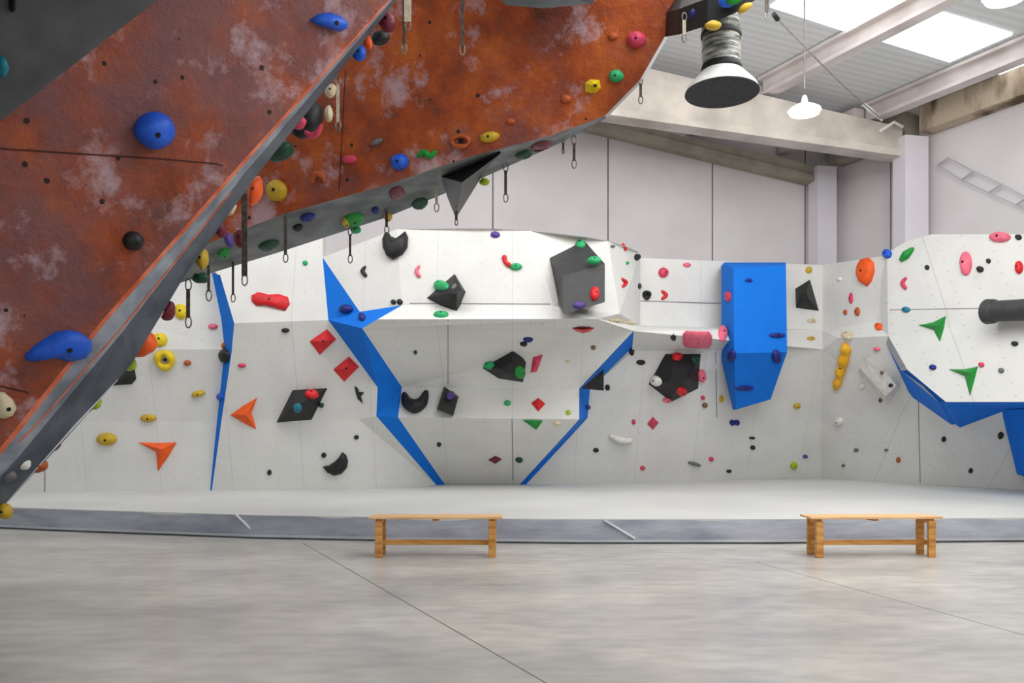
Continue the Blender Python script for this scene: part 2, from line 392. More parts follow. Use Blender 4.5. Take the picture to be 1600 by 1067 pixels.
# pendant lamps
def lamp(px, py, D, r, lab):
    p = P(px, py, D); t = empty('pendant_lamp', p, lab, 'ceiling lamp', 'glowing high bay lamps')
    top = hit_plane(px, py, E0, nroof)
    MB().lathe(p, [(0, .06), (r*.6, .05), (r*.95, 0), (r, -.03), (r*.96, -.03), (r*.5, .0), (0, .01)], 32).build('reflector', M_CONEW, t, True)
    MB().lathe(p+Vector((0, 0, -.05)), [(0, -.06), (r*.5, -.055), (r*.85, -.03), (r*.93, .015), (0, .02)], 32).build('diffuser', M_LED, t, True)
    MB().tube([p+Vector((0, 0, .04)), p+Vector((0, 0, .09)), p+Vector((0, 0, .2))], [.1, .06, .03], 12).build('driver_housing', M_CONEW, t)
    # height of the roof straight above
    zt = E0.z-(nroof.x*(p.x-E0.x)+nroof.y*(p.y-E0.y))/nroof.z
    MB().tube([p+Vector((0, 0, .3)), (p.x, p.y, zt)], .012, 6).build('hanger', M_CABLE, t)
    l = bpy.data.lights.new('lamp_light', 'POINT'); l.energy = 60; l.shadow_soft_size = .15; l.color = (1, 1, .92)
    lo = bpy.data.objects.new('lamp_light', l); COL.objects.link(lo); lo.location = p-Vector((0, 0, .3))
lamp(1257, 170, 13.6, .25, 'glowing high bay lamp hanging in front of the girder')
lamp(1570, -10, 11.0, .26, 'glowing high bay lamp cut by the top right edge')

# ---------------------------------------------------------------- crash mat
def mtop(px, py): return P(px, py, F*(CZ-.3)/(py-HY))
front = [(-260, 783.5), (-100, 788), (80, 795), (400, 804.5), (700, 809.5), (900, 811), (1200, 811), (1600, 808.5), (1850, 806)]
back = [(1850, 790), (1700, 773), (1438, 757), (1283, 747), (1000, 752), (690, 756), (560, 764), (330, 765), (-150, 769), (-260, 770)]
ft = [mtop(*p) for p in front]
for v in ft: v.z = .3
bk = [mtop(*p) for p in back]
mt = empty('crash_mat', (0, 13, 0), 'long light grey crash mat under the bouldering wall with dark grey front', 'crash mat')
n = len(ft); poly = ft+bk
from mathutils.geometry import tessellate_polygon
tf = [tuple(t_) for t_ in tessellate_polygon([poly])]
top = mesh('top_pad', poly+[v-Vector((0, 0, .05)) for v in poly],
           tf+[tuple(i+len(poly) for i in f)[::-1] for f in tf]+[(i, (i+1) % len(poly), (i+1) % len(poly)+len(poly), i+len(poly)) for i in range(len(poly))], M_MATT, mt)
solid(poly, tf)
vs = []; fs = []
NS = 220
def along(k):
    x = k*(n-1); i = min(int(x), n-2); return ft[i].lerp(ft[i+1], x-i)
for k in range(NS+1):
    p = along(k/NS)
    for j, (z, o) in enumerate(((.292, 0), (.2, -.015), (.12, -.02), (.05, -.012))):
        q = Vector((p.x, p.y+o+.012*noise.noise(Vector((p.x*1.3+z*4, z*6, 0))), z)); vs.append(q)
fs = [(k*4+j, (k+1)*4+j, (k+1)*4+j+1, k*4+j+1) for k in range(NS) for j in range(3)]
b = len(vs); vs += [Vector((v.x, v.y+.06, v.z)) for v in vs]
fs += [tuple(i+b for i in f)[::-1] for f in fs]
mesh('side_cover', vs, fs, M_MATS, mt, True)
mb = MB()
for i in range(n-1): mb.beam(ft[i]+Vector((0, -.01, -.262)), ft[i+1]+Vector((0, -.01, -.262)), .05, .028)
mb.build('hem', M_HEM, mt)
mb = MB()
for i in range(n-1): mb.beam(ft[i]+Vector((0, -.0, -.288)), ft[i+1]+Vector((0, 0, -.288)), .05, .022)
mb.build('base_strip', M_EDGED, mt)
for (a, b_) in (((368, 803), (398, 832)), ((944, 812), (992, 841))):
    f = lambda x, y: P(x, y, (mtop(x, 811 if x > 900 else 804).y-.03))
    MB().beam(f(*a), f(*b_), .03, .02).build('piping', M_TRIMW, mt)

# ---------------------------------------------------------------- bouldering wall
BW = empty('bouldering_wall', (0, 17, .3), 'long white bouldering wall with blue side panels, faceted prows and overhangs', 'climbing wall')
def PL(pl, pts):
    a, b, c = (P(*q) for q in pl); nn = (b-a).cross(c-a)
    return [(x, y, hit_plane(x, y, a, nn).y) for x, y in pts]
WB = ((346, 658, 15.45), (560, 655, 15.65), (366, 505, 14.9))
DB = {q[:2]: round(q[2], 4) for q in PL(WB, [(588, 650), (590, 605), (513, 500), (362, 550)])}
W = lambda pts, nm='wall_panel': facet(nm, pts, M_WHITE, BW)
Bl = lambda pts: facet('blue_side_panel', pts, M_BLUE, BW)
# left section
W([(-150, 770, 15.2), (329, 766, 15.8), (339, 658, 15.6), (-150, 658, 15.0)])
W([(-150, 658, 15.0), (339, 658, 15.6), (351, 546, 15.3), (-150, 546, 14.7)])
W([(-150, 546, 14.7), (351, 546, 15.3), (346, 500, 15.35), (331, 426, 15.5), (331, 385, 15.6), (-150, 385, 15.0)])
Bl([(331, 426, 15.5), (346, 500, 15.35), (351, 546, 15.3), (339, 658, 15.6), (328, 766, 15.8), (331, 766, 15.78), (346, 658, 15.45), (362, 550, DB[362, 550]), (366, 505, 14.9), (344, 430, 15.3)])
W([(331, 766, 15.78), (560, 765, 15.96), (560, 655, 15.65), (346, 658, 15.45)])
W([(560, 765, 15.96), (682, 758, 17.2), (588, 650, DB[588, 650]), (560, 655, 15.65)])
W(PL(WB, [(346, 658), (560, 655), (588, 650), (590, 605), (513, 500), (366, 505), (362, 550)]))
W([(366, 505, 14.9), (513, 500, DB[513, 500]), (504, 402, 15.3)]+PL(((366, 505, 14.9), (513, 500, DB[513, 500]), (504, 402, 15.3)), [(504, 350), (331, 370), (331, 422), (344, 430)]))
# central prow
DF = PL(((504, 402, 15.3), (620, 358, 14.95), (628, 477, 14.6)), [(562, 487)])[0][2]
W([(504, 402, 15.3), (620, 358, 14.95), (628, 477, 14.6), (562, 487, DF)], 'prow_panel')
Bl([(504, 402, 15.3), (562, 487, DF), (566, 513, 14.45), (513, 500, DB[513, 500])])
Bl([(562, 487, DF), (628, 477, 14.6), (566, 513, 14.45)])
W([(620, 358, 14.95), (660, 356.5, 14.9), (700, 356, 14.85), (750, 356.5, 14.8), (790, 358, 14.8), (830, 361, 14.8), (865, 478, 14.55), (628, 477, 14.6)], 'prow_panel')
W([(628, 477, 14.6), (865, 478, 14.55), (932, 498, 14.35), (590, 499, 14.3), (566, 513, 14.45)], 'prow_panel')
W([(830, 361, 14.8), (868, 364, 14.83), (900, 368.5, 14.9), (928, 372, 15.08), (950, 376.5, 15.3), (968, 490, 15.2), (932, 498, 14.35), (865, 478, 14.55)], 'prow_panel')
W([(950, 376.5, 15.3), (985, 387, 16.2), (1000, 396, 17.0), (1000, 508, 17.1), (990, 517, 15.6), (932, 498, 14.35), (968, 490, 15.2)], 'prow_panel')
W([(566, 513, 14.45), (590, 499, 14.3), (932, 498, 14.35), (990, 517, 15.6), (905, 607, 16.1), (628, 605, 15.95)], 'overhang_panel')
W([(628, 605, 15.95), (905, 607, 16.1), (905, 655, 15.85), (622, 652, 15.8)], 'prow_panel')
W([(622, 652, 15.8), (905, 655, 15.85), (812, 757, 17.3), (695, 757, 17.3)], 'overhang_panel')
Bl([(513, 500, DB[513, 500]), (566, 513, 14.45), (628, 605, 15.95), (590, 605, DB[590, 605])])
Bl([(590, 605, DB[590, 605]), (628, 605, 15.95), (622, 652, 15.8), (588, 650, DB[588, 650])])
Bl([(588, 650, DB[588, 650]), (622, 652, 15.8), (695, 757, 17.3), (680, 758, 17.2)])
Bl([(990, 517, 15.6), (988, 543, 16.5), (922, 607, 16.64), (905, 607, 16.1)])
Bl([(905, 607, 16.1), (922, 607, 16.64), (918, 653, 17.0), (905, 655, 15.85)])
Bl([(905, 655, 15.85), (918, 653, 17.0), (822, 757, 17.35), (812, 757, 17.3)])
# right of the prow
W([(822, 757, 17.35), (1283, 747, 19.45), (1283, 655, 18.7), (918, 653, 17.0)])
W([(918, 653, 17.0), (1283, 655, 18.7), (1285, 546, 17.8), (988, 548, 16.51), (922, 607, 16.64)], 'overhang_panel')
W([(988, 548, 16.51), (1285, 546, 17.8), (1285, 515, 18.3), (1000, 508, 17.1), (990, 517, 15.6)], 'ledge_panel')
W([(1000, 508, 17.1), (1285, 515, 18.3), (1285, 414, 18.5), (1000, 403, 17.1)])
# corner bay
W([(1283, 747, 19.45), (1438, 757, 17.35), (1432, 655, 16.76), (1283, 655, 18.7)])
W([(1283, 655, 18.7), (1432, 655, 16.76), (1432, 620, 16.47), (1388, 525, 16.3), (1310, 528, 17.3), (1285, 546, 17.8)], 'overhang_panel')
W([(1285, 546, 17.8), (1310, 528, 17.3), (1388, 525, 16.3), (1386, 500, 16.7), (1285, 515, 18.3)], 'ledge_panel')
W([(1285, 515, 18.3), (1386, 500, 16.7), (1386, 399, 16.8), (1285, 414, 18.5)])
# right prow
W([(1438, 757, 17.35), (1700, 773, 14.8), (1700, 640, 14.1), (1575, 640, 15.13), (1500, 668, 16.02), (1432, 620, 16.47)])
W([(1386, 396, 16.78), (1415, 378, 16.45), (1455, 366, 15.96), (1700, 366, 13.3), (1700, 482, 13.0), (1387, 486, 16.4)], 'prow_panel')
W([(1387, 486, 16.4), (1700, 482, 13.0), (1700, 628, 12.67), (1478, 628, 14.8), (1418, 578, 15.67), (1388, 525, 16.3)], 'prow_panel')
Bl([(1388, 525, 16.3), (1418, 578, 15.67), (1478, 628, 14.8), (1700, 628, 12.67), (1700, 634, 13.8), (1575, 640, 15.13), (1500, 668, 16.02), (1432, 620, 16.47)])
Bl([(1577, 640, 15.0), (1700, 634, 13.8), (1700, 775, 14.5), (1602, 742, 15.2)])
# blue column
Bl([(1132, 413, 17.0), (1146, 420, 16.5), (1147, 552, 16.4), (1132, 560, 16.9)])
Bl([(1146, 420, 16.5), (1228, 415, 16.8), (1230, 550, 16.7), (1147, 552, 16.4)])
Bl([(1132, 560, 16.9), (1147, 552, 16.4), (1150, 640, 17.3)])
Bl([(1147, 552, 16.4), (1230, 550, 16.7), (1204, 624, 17.5), (1150, 640, 17.3)])
Bl([(1132, 413, 17.0), (1146, 420, 16.5), (1228, 415, 16.8), (1228, 410, 17.9), (1132, 410, 17.7)])
# seams drawn in the photo
for ln in (((640, 474), (860, 475)), ((1435, 625), (1438, 754)), ((70, 768), (70, 735)),
           ((700, 500), (700, 600)), ((800, 655), (802, 750)), ((1118, 549), (1120, 652)), ((1390, 484), (1590, 481)), ((1000, 470), (1130, 474))):
    strip('panel_seam', ln, M_JOINT, BW, .012, .006)

# ---------------------------------------------------------------- orange lead walls
L1 = empty('lead_climbing_wall', (-6.5, 7.5, 0), 'near overhanging orange climbing wall slab with chalk marks, upper left', 'climbing wall')
up = (0, .15, .05)
facet('orange_panel', [(607, 0, 8.5), (640, -40, 8.55), (300, -40, 7.15), (246, 0, 7.04), (0, 190, 6.6), (-200, 340, 6.27), (-200, 930, 7.28), (0, 700, 7.55), (160, 500, 7.74), (370, 262, 8.07)], M_OR1, L1, (-.1, .2, .1))
facet('roof_panel', [(246, 0, 7.04), (300, -40, 7.15), (-200, -40, 4.8), (-900, -40, 4.3), (-900, 340, 5.6), (-200, 340, 6.27), (0, 190, 6.6)], M_GREYP, L1, (-.1, .2, .1))  # unseen far left end added to cast shade on the floor
E1 = [(607, 0, 8.5), (370, 262, 8.07), (160, 500, 7.74), (0, 700, 7.55), (-200, 930, 7.28)]
Em0 = [(610, 0, 8.52), (376, 263, 8.1), (168, 500, 7.77), (10, 700, 7.58), (-190, 930, 7.3)]
Em = [(613, 0, 8.6), (386, 266, 8.3), (190, 520, 8.0), (28, 715, 7.75), (-180, 940, 7.3)]
Eo = [(620, 0, 8.8), (404, 270, 8.6), (288, 432, 8.5), (205, 570, 8.3), (104, 684, 8.15), (2, 795, 7.95), (-165, 985, 7.6)]
facet('orange_edge', E1+Em0[::-1], M_EDGEO, L1, (-.05, .2, .1))
facet('steel_edge', Em0+Em[::-1], M_EDGE, L1, (-.05, .2, .1))
facet('side_panel', Em+Eo[::-1], M_EDGED, L1, (-.1, .25, .12))
facet('edge_trim', [(180, 592, 8.26), (0, 789, 7.94), (0, 796, 7.94), (184, 594, 8.26)], M_TRIMW, L1, (-.02, .1, .05))
strip('panel_seam', [(0, 232), (120, 240), (250, 248), (340, 256), (372, 270)], M_SEAM, L1, .011, .006)
strip('panel_seam', [(0, 603), (40, 612), (80, 640)], M_SEAM, L1, .011, .006)
strip('panel_seam', [(30, 690), (60, 660), (200, 500), (360, 300)][:4], M_EDGEO, L1, .014, .008)

L2 = empty('lead_climbing_wall', (1, 10, 4), 'far orange climbing wall arch hanging across the top centre', 'climbing wall')
facet('orange_panel', [(560, -45, 10.3), (1095, -45, 9.4), (1068, 0, 9.5), (1036, 62, 9.65), (1000, 125, 9.8), (945, 181, 10.0), (860, 212, 10.15), (740, 243, 10.4), (600, 290, 10.7), (440, 335, 11.0), (300, 390, 11.2), (300, 300, 11.2)], M_OR2, L2, (0, .12, .3))
facet('underside_panel', [(945, 181, 10.0), (948, 184, 10.05), (905, 208, 10.9), (870, 226, 11.1), (740, 284, 11.5), (600, 341, 11.9), (430, 396, 12.1), (335, 425, 12.2), (240, 455, 12.2), (300, 390, 11.2), (440, 335, 11.0), (600, 290, 10.7), (740, 243, 10.4), (860, 212, 10.15)], M_GREYU, L2, (0, .1, .3))
facet('edge_trim', [(1068, 0, 9.5), (1074, 0, 9.6), (1041, 63, 9.75), (1005, 126, 9.9), (948, 184, 10.05), (945, 181, 10.0), (1000, 125, 9.8), (1036, 62, 9.65)], M_HEM, L2, (0, .12, .3))
facet('roof_panel', [(745, -45, 9.6), (960, -45, 9.2), (925, 6, 9.3), (850, 13, 9.4), (790, 8, 9.5)], M_GREYP, L2, (0, .1, .1))
facet('back_panel', [(1078, -45, 9.75), (1230, -45, 8.3), (1180, 0, 8.35), (1149, 20, 8.4), (1105, 40, 8.5), (1061, 54, 9.0), (1036, 58, 9.75), (1041, 60, 9.76), (1074, 0, 9.65)], M_RIMB, L2, (0, -.02, .25))
strip('panel_seam', [(540, 110), (535, 200), (530, 300)], M_SEAM, L2, .008, .005)

# ---------------------------------------------------------------- duct with conical outlet
D0 = 9.0; mouth = P(1128, 144, D0)
t = empty('air_duct', mouth, 'silver flexible air duct ending in a white cone with black mouth', 'air duct')
ax = Vector((.0, .06, 1)).normalized()
MB().lathe(mouth, [(.365, 0), (.345, .05), (.21, .2), (.175, .215), (.17, .205), (.2, .19), (.33, .045), (.35, .0)], 56, ax).build('cone', M_CONEW, t, True)
MB().lathe(mouth, [(0, .012), (.345, .012), (.362, .0), (.368, -.012), (.34, -.012), (0, -.002)], 56, ax).build('mouth', M_MOUTH, t)
MB().lathe(mouth, [(.17, .2), (.2, .2), (.205, .235), (.195, .275), (.17, .28), (.165, .24)], 40, ax).build('clamp_ring', M_RIMB, t, True)
prof = []
for k in range(70): prof.append((.185+(.011 if k % 2 else -.006), .26+k*.025))
MB().lathe(mouth, prof, 40, ax).build('flexible_hose', M_DUCT, t, False)
MB().lathe(mouth, [(.196, .56), (.203, .57), (.203, .6), (.196, .61)], 40, ax).build('hose_band', M_GREYP, t, False)

# ---------------------------------------------------------------- benches
def bench(px, D, ln, lab, rz=0):
    c = P(px, 0, D); t = empty('wooden_bench', (c.x, c.y, 0), lab, 'bench', 'plain wooden benches in front of the mat', rz)
    t.location = (c.x, c.y, 0)
    def add(name, boxes, m):
        mb = MB()
        for (cc, hx, hy, hz) in boxes: mb.box(cc, (hx, 0, 0), (0, hy, 0), (0, 0, hz))
        ob = mb.build(name, m); ob.parent = t
        bv = ob.modifiers.new('bevel', 'BEVEL'); bv.width = .005; bv.segments = 2
        return ob
    h = .435
    add('seat', [((0, -.09, h), ln/2, .08, .0125), ((0, .09, h), ln/2, .08, .0125)], M_WOODT)
    lx = ln/2-.11
    for sx in (-1, 1):
        for sy in (-1, 1): add('leg', [((sx*lx, sy*.13, .2), .04, .025, .2)], M_WOOD)
        add('cross_rail', [((sx*lx, 0, .395), .03, .13, .025)], M_WOOD)
        add('lower_rail', [((sx*lx, 0, .15), .02, .11, .025)], M_WOOD)
    add('stretcher', [((0, 0, .15), lx, .018, .028)], M_WOOD)
    add('apron_block', [((0, 0, .41), .035, .13, .012)], M_WOOD)
bench(682, 9.92, 1.46, 'wooden bench left of the picture centre, before the central prow')
bench(1360, 9.92, 1.46, 'wooden bench towards the right side of the hall floor', .03)

# ---------------------------------------------------------------- holds
def ring_px(px, py, w, h, rot, n=20):
    out = []; c, s = math.cos(math.radians(rot)), math.sin(math.radians(rot))
    for k in range(n):
        a = 2*math.pi*k/n; x, y = math.cos(a)*w/2, math.sin(a)*h/2
        out.append((px+x*c+y*s, py+x*s*-1+y*c))
    return out
def frame(px, py, D=None, nrm=None):
    if D is None:
        p, n = cast(px, py)
        if p is None: p = P(px, py, 15); n = Vector((0, -1, 0))
        if nrm: n = Vector(nrm).normalized()
    else: p = P(px, py, D); n = Vector(nrm or (.3, -1, -.3)).normalized()
    # keep very oblique surfaces usable
    return p, n
def add_bolt(o, p, n, r):
    u = n.orthogonal().normalized(); mb = MB()
    mb.tube([p-n*r*.6, p+n*r*.12], r, 10)
    b = mb.build('bolt', M_BOLT, o)
def finish(mb_v, mb_f, name, col, lab, cat, grp, smooth, solidify=False):
    o = mesh(name, mb_v, mb_f, hmat(col), None, smooth)
    c = sum((Vector(v) for v in mb_v), Vector())/len(mb_v)
    o.data.transform(__import__('mathutils').Matrix.Translation(-c)); o.location = c
    bpy.context.view_layer.update()
    tag(o, lab, cat, grp); return o
def dome(outline, col, lab, H=None, bolt=True, ap=None, ns=.12, name='climbing_hold', grp=None, D=None, nrm=None, flat=1.0):
    cx = sum(p[0] for p in outline)/len(outline); cy = sum(p[1] for p in outline)/len(outline)
    p0, n = frame(cx, cy, D, nrm)
    base = []
    for (x, y) in outline:
        r = ray(x, y); dn = r.dot(n)
        q = CAM+r*((p0-CAM).dot(n)/dn) if abs(dn) > .12 else CAM+r*(p0.y)
        base.append(q)
    c = sum(base, Vector())/len(base)
    size = sum((b-c).length for b in base)/len(base)
    if H is None: H = size*.8
    c2 = c
    if ap:
        r = ray(*ap); c2 = CAM+r*((p0-CAM).dot(n)/r.dot(n))
    vs = []; N = len(base); K_ = 6; sd = random.random()*50
    vs += [b-n*.02 for b in base]
    for k in range(K_):
        a = math.pi/2*k/K_*.97
        s_ = math.cos(a)**.8; hh = math.sin(a)*H*flat
        cc = c.lerp(c2, math.sin(a))
        for b in base:
            q = cc+(b-c)*s_+n*hh
            q += (q-cc).normalized()*size*ns*noise.noise(q*(1.6/max(size, .02))+Vector((sd, 0, 0))) if k else Vector()
            vs.append(q)
    vs.append(c2+n*H*flat); tp = len(vs)-1
    fs = [(i*N+j, i*N+(j+1) % N, (i+1)*N+(j+1) % N, (i+1)*N+j) for i in range(K_) for j in range(N)]
    fs += [(K_*N+j, K_*N+(j+1) % N, tp) for j in range(N)]
    fs.append(tuple(range(N))[::-1])
    o = finish(vs, fs, name, col, lab, 'climbing hold', grp, True)
    if bolt and size > .075: add_bolt(o, c2+n*(H*flat*1.0), n, min(.022, size*.16))
    return o
def E(px, py, w_, h_, col, lab, rot=0, **k): return dome(ring_px(px, py, w_, h_, rot, 20 if max(w_, h_) > 12 else 12), col, lab, **k)
def blob(px, py, w_, h_, D, col, lab, rot=0, nm='climbing_hold', bolt=True, grp=None):
    """full rounded body fixed to a face turned away from the camera, seen past its edge"""
    p = P(px, py, D); a, b = w_/2/F*D, h_/2/F*D; c_, s_ = math.cos(math.radians(rot)), math.sin(math.radians(rot))
    vs, fs = [], []; nu, nv = 18, 10; sd = random.random()*50
    dp = (a+b)/2*.9
    for i in range(nv+1):
        th = math.pi*i/nv
        for j in range(nu):
            ph = 2*math.pi*j/nu
            x, z, y = math.sin(th)*math.cos(ph), math.cos(th), math.sin(th)*math.sin(ph)
            k = 1+.16*noise.noise(Vector((x*1.5+sd, y*1.5, z*1.5)))
            x *= a*k; z *= b*k; y *= dp*k
            vs.append(p+Vector((x*c_-z*s_, y, x*s_+z*c_)))
    for i in range(nv):
        for j in range(nu): fs.append((i*nu+j, i*nu+(j+1) % nu, (i+1)*nu+(j+1) % nu, (i+1)*nu+j))
    o = finish(vs, fs, nm, col, lab, 'climbing hold', grp, True)
    if bolt and min(a, b) > .05: add_bolt(o, p-Vector((0, dp, 0)), Vector((0, -1, 0)), min(.022, min(a, b)*.2))
    return o
def donut(px, py, w_, h_, col, lab, tube=.33, D=None, nrm=None):
    p0, n = frame(px, py, D, nrm); vs, fs = [], []; nu, nv = 22, 10
    u0 = Vector((1, 0, 0)); u = (u0-n*u0.dot(n)).normalized(); v = n.cross(u); 
    a = w_/2/F*p0.y; b = h_/2/F*p0.y
    for j in range(nu):
        ph = 2*math.pi*j/nu; cdir = u*math.cos(ph)*a+v*math.sin(ph)*b; r = tube*min(a, b)*(1+.15*math.sin(3*ph)); cc = cdir*(1-tube)
        for i in range(nv):
            th = 2*math.pi*i/nv; vs.append(p0+n*r*.6+cc+cdir.normalized()*r*math.cos(th)+n*r*1.3*math.sin(th))
    for j in range(nu):
        for i in range(nv): fs.append((j*nv+i, j*nv+(i+1) % nv, ((j+1) % nu)*nv+(i+1) % nv, ((j+1) % nu)*nv+i))
    o = finish(vs, fs, 'climbing_hold', col, lab, 'climbing hold', None, True)
    add_bolt(o, p0+n*.01, n, min(.03, min(a, b)*.35)); return o
def T(pts, col, lab, D=None, nrm=None, lift=.45, bolt=False, name='climbing_hold'):
    """curved hold: a rounded body swept along a line of (px, py, radius in px)"""
    mx = pts[len(pts)//2]; p0, n = frame(mx[0], mx[1], D, nrm); P3 = []; R = []
    for (x, y, r) in pts:
        q = CAM+ray(x, y)*((p0-CAM).dot(n)/ray(x, y).dot(n)); P3.append(q); R.append(r/F*q.y)
    # smooth resample
    PP, RR = [], []
    for i in range(len(P3)-1):
        a = P3[max(i-1, 0)]; b = P3[i]; c = P3[i+1]; d = P3[min(i+2, len(P3)-1)]
        for k in range(5):
            t_ = k/5; q = .5*((2*b)+(c-a)*t_+(2*a-5*b+4*c-d)*t_*t_+(3*b-a-3*c+d)*t_**3)
            PP.append(q); RR.append(R[i]*(1-t_)+R[i+1]*t_)
    PP.append(P3[-1]); RR.append(R[-1])
    t0 = (PP[0]-PP[1]).normalized(); t1 = (PP[-1]-PP[-2]).normalized()
    PP = [PP[0]+t0*RR[0]*.6, PP[0]+t0*RR[0]*.35]+PP+[PP[-1]+t1*RR[-1]*.35, PP[-1]+t1*RR[-1]*.6]
    RR = [RR[0]*.25, RR[0]*.75]+RR+[RR[-1]*.75, RR[-1]*.25]
    PP = [q+n*r*lift for q, r in zip(PP, RR)]
    mb = MB(); mb.tube(PP, RR, 12)
    o = finish(mb.v, mb.f, name, col, lab, 'climbing hold', None, True)
    if bolt: k = len(PP)//2; add_bolt(o, PP[k]+n*RR[k], n, RR[k]*.3)
    return o
def facets(outline, apex, H, col, lab, name='climbing_hold', cat='climbing hold', D=None, nrm=None, bolts=()):
    """flat sided hold or volume: outline on the wall, ridge points raised by H (metres)"""
    cx = sum(p[0] for p in outline)/len(outline); cy = sum(p[1] for p in outline)/len(outline)
    p0, n = frame(cx, cy, D, nrm); N = len(outline)
    base = [CAM+ray(x, y)*((p0-CAM).dot(n)/ray(x, y).dot(n)) for x, y in outline]
    top_ = CAM+ray(*apex)*((p0+n*H-CAM).dot(n)/ray(*apex).dot(n))
    vs = [b-n*.02 for b in base]+[b+n*.012 for b in base]+[top_]
    fs = [(j, (j+1) % N, (j+1) % N+N, j+N) for j in range(N)]+[(j+N, (j+1) % N+N, 2*N) for j in range(N)]+[tuple(range(N))[::-1]]
    o = finish(vs, fs, name, col, lab, cat, None, False)
    solid(vs, fs)
    for (x, y) in bolts:
        q, nn = cast(x, y)
        if q is not None: add_bolt(o, q, nn, .02)
    return o
def prism(base, top, hb, ht, col, lab, name='climbing_volume', cat='climbing volume', mat=None, D=None):
    """volume with a raised face: base outline on the wall, top outline raised"""
    cx = sum(p[0] for p in base)/len(base); cy = sum(p[1] for p in base)/len(base)
    p0, n = frame(cx, cy, D, (0, -1, 0) if D else None); N = len(base)
    g = lambda x, y, H: CAM+ray(x, y)*((p0+n*H-CAM).dot(n)/ray(x, y).dot(n))
    vs = [g(x, y, -hb) for x, y in base]+[g(x, y, h if isinstance(h, float) else ht) for (x, y), h in zip(top, [ht]*N if isinstance(ht, float) else ht)]
    fs = [(j, (j+1) % N, (j+1) % N+N, j+N) for j in range(N)]+[tuple(range(N, 2*N)), tuple(range(N))[::-1]]
    o = finish(vs, fs, name, col, lab, cat, None, False); solid(vs, fs); return o

VOL = dict(name='climbing_volume', cat='climbing volume')
# --- near orange slab
E(241, 202, 64, 56, 'blue', 'large round blue jug high on the near orange slab', H=.17, ap=(232, 205))
dome([(484, 31), (497, 22), (512, 19), (530, 24), (541, 34), (540, 44), (528, 49), (508, 43), (493, 38)], 'blue', 'pointed blue jug near the top edge of the near orange slab', H=.11)
E(207, 376, 32, 30, 'black', 'round black knob in the middle of the near orange slab', H=.09)
dome([(38, 555), (52, 541), (68, 530), (84, 520), (102, 516), (122, 518), (137, 530), (138, 546), (128, 560), (108, 566), (86, 560), (68, 560), (50, 565), (40, 562)], 'blue', 'long bright blue tailed jug low on the near orange slab', H=.12, ap=(100, 540))
dome([(-8, 612), (6, 612), (20, 624), (26, 636), (18, 648), (4, 654), (-8, 650)], 'beige', 'off-white hold at the left picture edge on the orange slab', H=.08)
E(0, 103, 20, 34, 'teal', 'blue teal hold at the left picture edge on the charcoal panel', H=.08)
E(18, 6, 9, 26, 'black', 'dark narrow hold at the top left on the charcoal panel', H=.05)
# --- along the shaded side of the near slab
for a in ((604, 34, 26, 36, 8.9, 'maroon', 'dark red hold peeking past the top of the slab edge', 25),
          (575, 66, 13, 24, 8.9, 'orange', 'small orange hold behind the slab edge above a blue one', 15),
          (561, 83, 23, 24, 8.85, 'blue', 'blue knob behind the slab edge beside a small orange hold', 0),
          (594, 59, 30, 22, 9.3, 'black', 'black hold behind the slab edge near the top', 20),
          (467, 192, 24, 20, 8.8, 'rose', 'striped pink red hold halfway up the slab edge', 30),
          (478, 185, 50, 62, 9.3, 'black', 'large black hold in shade behind the slab edge', -25),
          (437, 236, 46, 30, 9.2, 'dgreen', 'dark green black hold beneath the large black hold on slab edge', 20),
          (517, 142, 16, 22, 9.4, 'beige', 'pale beige hold above the hanging slings behind the slab edge', -30),
          (514, 178, 12, 26, 9.5, 'beige', 'pale yellowish hold beside a hanging sling on the far arch', 0),
          (399, 298, 22, 46, 9.1, 'orange', 'orange hold behind the slab edge left of a mustard one', -15),
          (356, 324, 26, 24, 8.8, 'beige', 'beige hold tucked under the slab edge by the long quickdraw', 30),
          (344, 358, 22, 28, 8.8, 'maroon', 'crimson hold under the slab edge above the yellow cylinder', 20),
          (357, 374, 14, 26, 9.0, 'purple', 'purple hold under the slab edge beside a crimson one', 20),
          (376, 372, 22, 34, 9.5, 'maroon', 'brown maroon hold in shade where the two orange walls meet', 0),
          (316, 404, 20, 34, 8.7, 'mustard', 'yellow cylinder hold standing on the slab edge', 0),
          (313, 434, 26, 18, 8.7, 'dgreen', 'dark green hold directly under the yellow cylinder', 0),
          (228, 492, 24, 32, 8.4, 'brown', 'brown grey hold on slab edge left of the white one', -30),
          (244, 487, 20, 32, 8.45, 'white', 'off-white rounded hold on slab edge between brown and maroon holds', -25),
          (263, 486, 20, 32, 8.6, 'maroon', 'dark maroon hold on the slab edge beside the yellow boulder hold', -20),
          (221, 537, 46, 42, 8.5, 'orange', 'big round orange hold on the outer slab edge', 20),
          (172, 577, 38, 30, 8.35, 'maroon', 'dark red hold on slab edge below the big orange one', 25),
          (202, 568, 22, 24, 8.6, 'lime', 'yellow green hold just under the big orange hold', 0),
          (148, 628, 22, 24, 8.3, 'lime', 'lime green hold on the outer slab edge above the white trim', 0),
          (137, 634, 16, 26, 8.25, 'dgreen', 'dark green hold behind the lime one on slab edge', -20),
          (84, 697, 26, 14, 8.15, 'maroon', 'dark brown red hold low on the slab edge', 30),
          (62, 729, 28, 18, 8.1, 'rust', 'rust orange hold low on the slab edge', 25),
          (36, 724, 24, 22, 7.9, 'white', 'white hold low on the slab edge beside the rust one', 0),
          (12, 744, 28, 20, 7.8, 'grey', 'grey hold low on the slab edge at the left margin', 20),
          (8, 799, 22, 26, 7.9, 'mustard', 'yellow hold at the bottom end of the slab edge', 0),
          (1020, 82, 20, 40, 10.0, 'maroon', 'dark plum hold past the right edge of the orange arch', -25)):
    blob(a[0], a[1], a[2], a[3], a[4], a[5], a[6], a[7])
